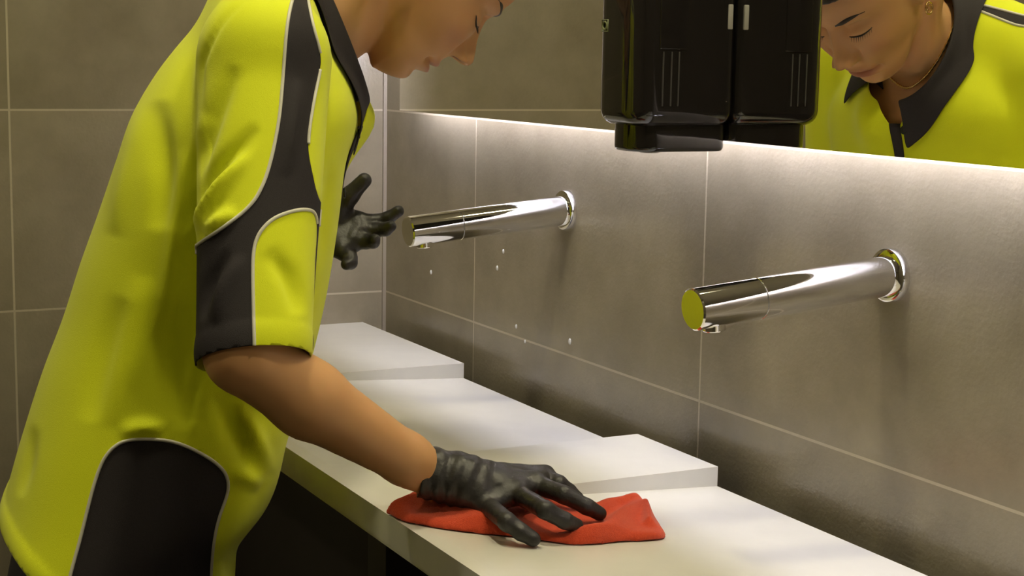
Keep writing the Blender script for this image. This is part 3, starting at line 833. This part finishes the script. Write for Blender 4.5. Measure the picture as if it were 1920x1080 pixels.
# necklace: fine gold chain of links round the neck, hanging into the open collar
lp = []
for ph in np.linspace(0, 2*math.pi, 150, endpoint=False):
    k = 1.0 if math.cos(ph) < 0 else 1.0
    d = np.array([1., 0, 0])*math.sin(ph)*.057 + np.array([0, .018, .012])*math.sin(ph)**2 + (np.array([0, .045, -.095])*math.cos(ph) if math.cos(ph) > 0 else -np.array([0, -.055, .085])*math.cos(ph))
    lp.append(d)
pts = []
for d in lp:
    c0 = np.array([0, .092, 1.345]); u = d/np.linalg.norm(d); lo, hi = .01, .16
    for _ in range(24):
        m_ = (lo+hi)/2; q = (c0+u*m_)[None]; fv = min(float(smin(neck_field(q), torso_field(q)+.013, .02)[0]), 1)
        lo, hi = (m_, hi) if fv < .0012 else (lo, m_)
    pts.append(c0+u*lo)
pts = np.array(pts)
for _ in range(8): pts = .5*pts+.25*(np.roll(pts, 1, 0)+np.roll(pts, -1, 0))
rad = .0014+.0006*np.cos(np.arange(len(pts))*math.pi)
v, f = tube_vf(W(pts), rad, 6, closed=True); tag(link_mesh('necklace', v, f, mat_gold, person), 'thin gold chain necklace')
# trousers and shoes
V, Q = surface_nets(lambda L: np.maximum(np.maximum(smin(legs_field(L, .010), np.maximum(torso_field(L)+.016, .70-L[:, 2]), .02), np.where(L[:, 2] > .71, shirt_field(L)+.024, -1)), np.maximum(L[:, 2]-.90, .075-L[:, 2])), (-.24, -.30, .05), (.24, .10, .96), .008)
V = smooth_mesh(V, Q, 2); V = V+normals(V, Q)*(.003*noise3(V, 3, 30))[:, None]
mat_trouser = noise_mat('black_trouser_cloth', (.014, .013, .018), (.020, .018, .024), 300, .8)
link_mesh('trousers', W(V), Q, mat_trouser, person)
mat_shoe = new_mat('black_shoe', (.02, .02, .02), .4); mat_sole = new_mat('rubber_sole', (.05, .05, .05), .7)
for sg in (-1, 1):
    def shoe(L):
        f = chain(L, [(sg*.09, -.165, .055), (sg*.095, -.08, .050), (sg*.102, .045, .038)], [.045, .044, .036], .02)
        return np.maximum(f, .012-L[:, 2])
    V, Q = surface_nets(shoe, (sg*.10-.07, -.23, 0), (sg*.10+.07, .10, .13), .005); so = link_mesh('shoe', W(V), Q, mat_shoe, person)
    def sole(L):
        f = np.maximum(np.abs(L[:, 2]-.0085)-.008, rcone(L*np.array([1, 1, 0]), (sg*.09, -.165, 0), (sg*.102, .045, 0), .046, .040)); return f
    V, Q = surface_nets(sole, (sg*.10-.07, -.23, -.01), (sg*.10+.07, .10, .03), .004); link_mesh('sole', W(V), Q, mat_sole, so)

# ------------------------------------------------------------------ gloves
mat_glove = noise_mat('black_nitrile', (.017, .015, .015), (.024, .021, .021), 60, .46, bump=.9, bscale=75, spec=.5)
def hand_field(L, wr, back, mcps, fingers, thumb, rw, palm_mid, sc=1.0):
    f = rcone(L, back, wr, rw*1.03, rw)
    for i, m in enumerate(mcps):
        f = smin(f, rcone(L, wr+(m-wr)*.10, m, rw*.72, .0108*sc), .012)
    for i in range(3): f = smin(f, rcone(L, mcps[i], mcps[i+1], .0100*sc, .0100*sc), .006)
    for fg in fingers:
        r0 = np.array([.0094, .0086, .0078, .0070])[:len(fg)]*sc
        f = smin(f, chain(L, fg, r0, .003), .0035)
    f = smin(f, chain(L, thumb, np.array([.0155, .0125, .0105, .0088])[:len(thumb)]*sc, .005), .010)
    return f
def glove(name, label, field, lo, hi, back, ax, amp=.0015):
    V, Q = surface_nets(field, lo, hi, .0016); V = smooth_mesh(V, Q, 2)
    T = np.concatenate([Q[:, [0, 1, 2]], Q[:, [0, 2, 3]]]); N_ = normals(V, T)
    t = (V-back) @ ax
    w = np.clip(1-t/.10, .12, 1)
    V = V+N_*(amp*w*(1.3*noise3(V, 21, 170)+.7*np.sin(t*420+6*noise3(V, 9, 60))))[:, None] + N_*(.0010*np.exp(-(np.clip(t, 0, 1)/.005)**2))[:, None]
    V, _, T, _ = split_iso(V, T, t-.0); V, T = compact(V, T)
    o = link_mesh(name, W(V), T, mat_glove, person); m = o.modifiers.new('thickness', 'SOLIDIFY'); m.thickness = .001; m.offset = -1
    tag(o, label); return o
AX = (at(985, 925, .905)-WR_R); AX /= np.linalg.norm(AX)
backR = WR_R-AX*.004
mc = [at(1020, 893, .909), at(1002, 906, .912), at(968, 924, .908), at(915, 948, .899)]      # index .. little
fgR = [[mc[0], at(1048, 908, .906), at(1066, 922, .898), at(1082, 934, .892)],
       [mc[1], at(1058, 928, .908), at(1100, 950, .897), at(1124, 963, .889)],
       [mc[2], at(1022, 956, .907), at(1058, 976, .896), at(1080, 985, .889)],
       [mc[3], at(950, 978, .899), at(978, 998, .890), at(1000, 1011, .884)]]
thR = [WR_R+AX*.03+np.array([-.018, 0, -.008]), mc[0]+np.array([-.018, -.045, -.010]), mc[0]+np.array([-.024, -.015, -.016]), mc[0]+np.array([-.022, .008, -.018])]
allp = np.array([p for fg in fgR for p in fg]+thR+[WR_R, backR])
glove('glove', 'black glove on the right hand, pressed on the red cloth', lambda L: hand_field(L, WR_R+AX*.030, backR-AX*.02, mc, fgR, thR, .0252, None), allp.min(0)-.036, allp.max(0)+.03, backR, AX)
AXL = np.array([.15, .95, .12]); AXL /= np.linalg.norm(AXL)
mcl = [np.array(p) for p in [(-.172, .158, 1.128), (-.164, .160, 1.117), (-.157, .152, 1.106), (-.152, .138, 1.096)]]
fgL = [[mcl[0], np.array([-.170, .180, 1.1275]), np.array([-.166, .193, 1.132]), np.array([-.162, .204, 1.140])],
       [mcl[1], np.array([-.160, .178, 1.118]), np.array([-.152, .188, 1.120]), np.array([-.147, .193, 1.124])],
       [mcl[2], np.array([-.150, .165, 1.106]), np.array([-.141, .172, 1.107]), np.array([-.135, .173, 1.110])],
       [mcl[3], np.array([-.146, .146, 1.088]), np.array([-.140, .146, 1.083]), np.array([-.135, .141, 1.082])]]
thL = [np.array(p) for p in [(-.180, .112, 1.122), (-.172, .136, 1.140), (-.166, .148, 1.158), (-.161, .164, 1.176)]]
allp = np.array([p for fg in fgL for p in fg]+thL+[WR_L])
glove('glove', 'black glove on the raised left hand, thumb up', lambda L: hand_field(L, WR_L+AXL*.012, WR_L-AXL*.05, mcl, fgL, thL, .024, None, .98), np.minimum(allp.min(0)-.03, WR_L-.06), allp.max(0)+.03, WR_L-AXL*.035, AXL, .0008)
# ------------------------------------------------------------------ red wiping cloth, folded flat under the glove
mat_red = noise_mat('red_microfibre', (.52, .050, .018), (.62, .075, .025), 500, .85, bump=.5, bscale=1100, spec=.15)
mat_red.node_tree.nodes['Principled BSDF'].inputs['Sheen Weight'].default_value = .2
def w2(px_, py_, z): return W(at(px_, py_, z))[:2]
ZC = .8735
outl = catmull([w2(726, 948, .889), w2(728, 966, .881), w2(765, 985, .879), w2(850, 997, .879), w2(930, 1004, .878), w2(1000, 1013, .876), w2(1060, 1019, .876), w2(1110, 1019, .875), w2(1165, 1012, .874), w2(1243, 1006, .872),
                w2(1240, 984, .872), w2(1226, 965, .872), w2(1218, 936, .876), w2(1190, 928, .884), w2(1120, 930, .884), w2(1085, 922, .886), w2(1040, 908, .886), w2(985, 905, .886), w2(900, 905, .888), w2(830, 915, .890), w2(765, 932, .893)], 5, True)
# folds of the upper layers, as ridges on the plan: (line, height, width)
rid = [([(740, 952), (800, 950), (860, 962), (930, 985)], .013, .020), ([(1115, 955), (1150, 940), (1190, 933)], .011, .008), ([(1100, 1000), (1145, 985), (1165, 965), (1200, 940)], .010, .012),
       ([(1215, 945), (1218, 970)], .009, .006), ([(1160, 1004), (1205, 992), (1238, 988)], .006, .007), ([(1000, 1004), (1060, 1010), (1110, 1008)], .004, .010), ([(1045, 912), (1100, 930)], .008, .010)]
def top_h(xy):
    d = np.maximum(-poly_sd(xy, outl), 0)
    t = .0075*np.sqrt(np.clip(1-(1-np.clip(d/.010, 0, 1))**2, 0, 1))
    for ln, a, wd in rid:
        l = np.array([w2(p[0], p[1], .884) for p in ln]); t = t+a*np.exp(-(seg_dist(xy, catmull(l, 4))/wd)**2)*np.clip(d/.008, 0, 1)**.6
    p3 = np.concatenate([xy, np.zeros((len(xy), 1))], 1)
    return t+.0012*noise3(p3, 4, 120)*np.clip(d/.01, 0, 1)
def top_z(y):                                                   # the counter falls slightly to the back
    return ZT+.0004-.022*np.clip((y-(YF+.016))/(YB-YF-.016), 0, 1)
def red_field(P):
    xy = P[:, :2]; h = top_h(xy); sd = poly_sd(xy, outl); base = top_z(P[:, 1])+.0006
    return np.maximum(np.maximum((P[:, 2]-(base+h))*.6, base-P[:, 2]), sd*.8)
lo = np.array([outl[:, 0].min()-.006, outl[:, 1].min()-.006, .858]); hi = np.array([outl[:, 0].max()+.006, outl[:, 1].max()+.006, .915])
V, Q = surface_nets(red_field, lo, hi, .0019); V = smooth_mesh(V, Q, 2)
o = link_mesh('cleaning_cloth', V, Q, mat_red, loc=np.array([outl[:, 0].mean(), outl[:, 1].mean(), .872]))
tag(o, 'crumpled red cleaning cloth on the white countertop under the gloved hand', 'cloth')
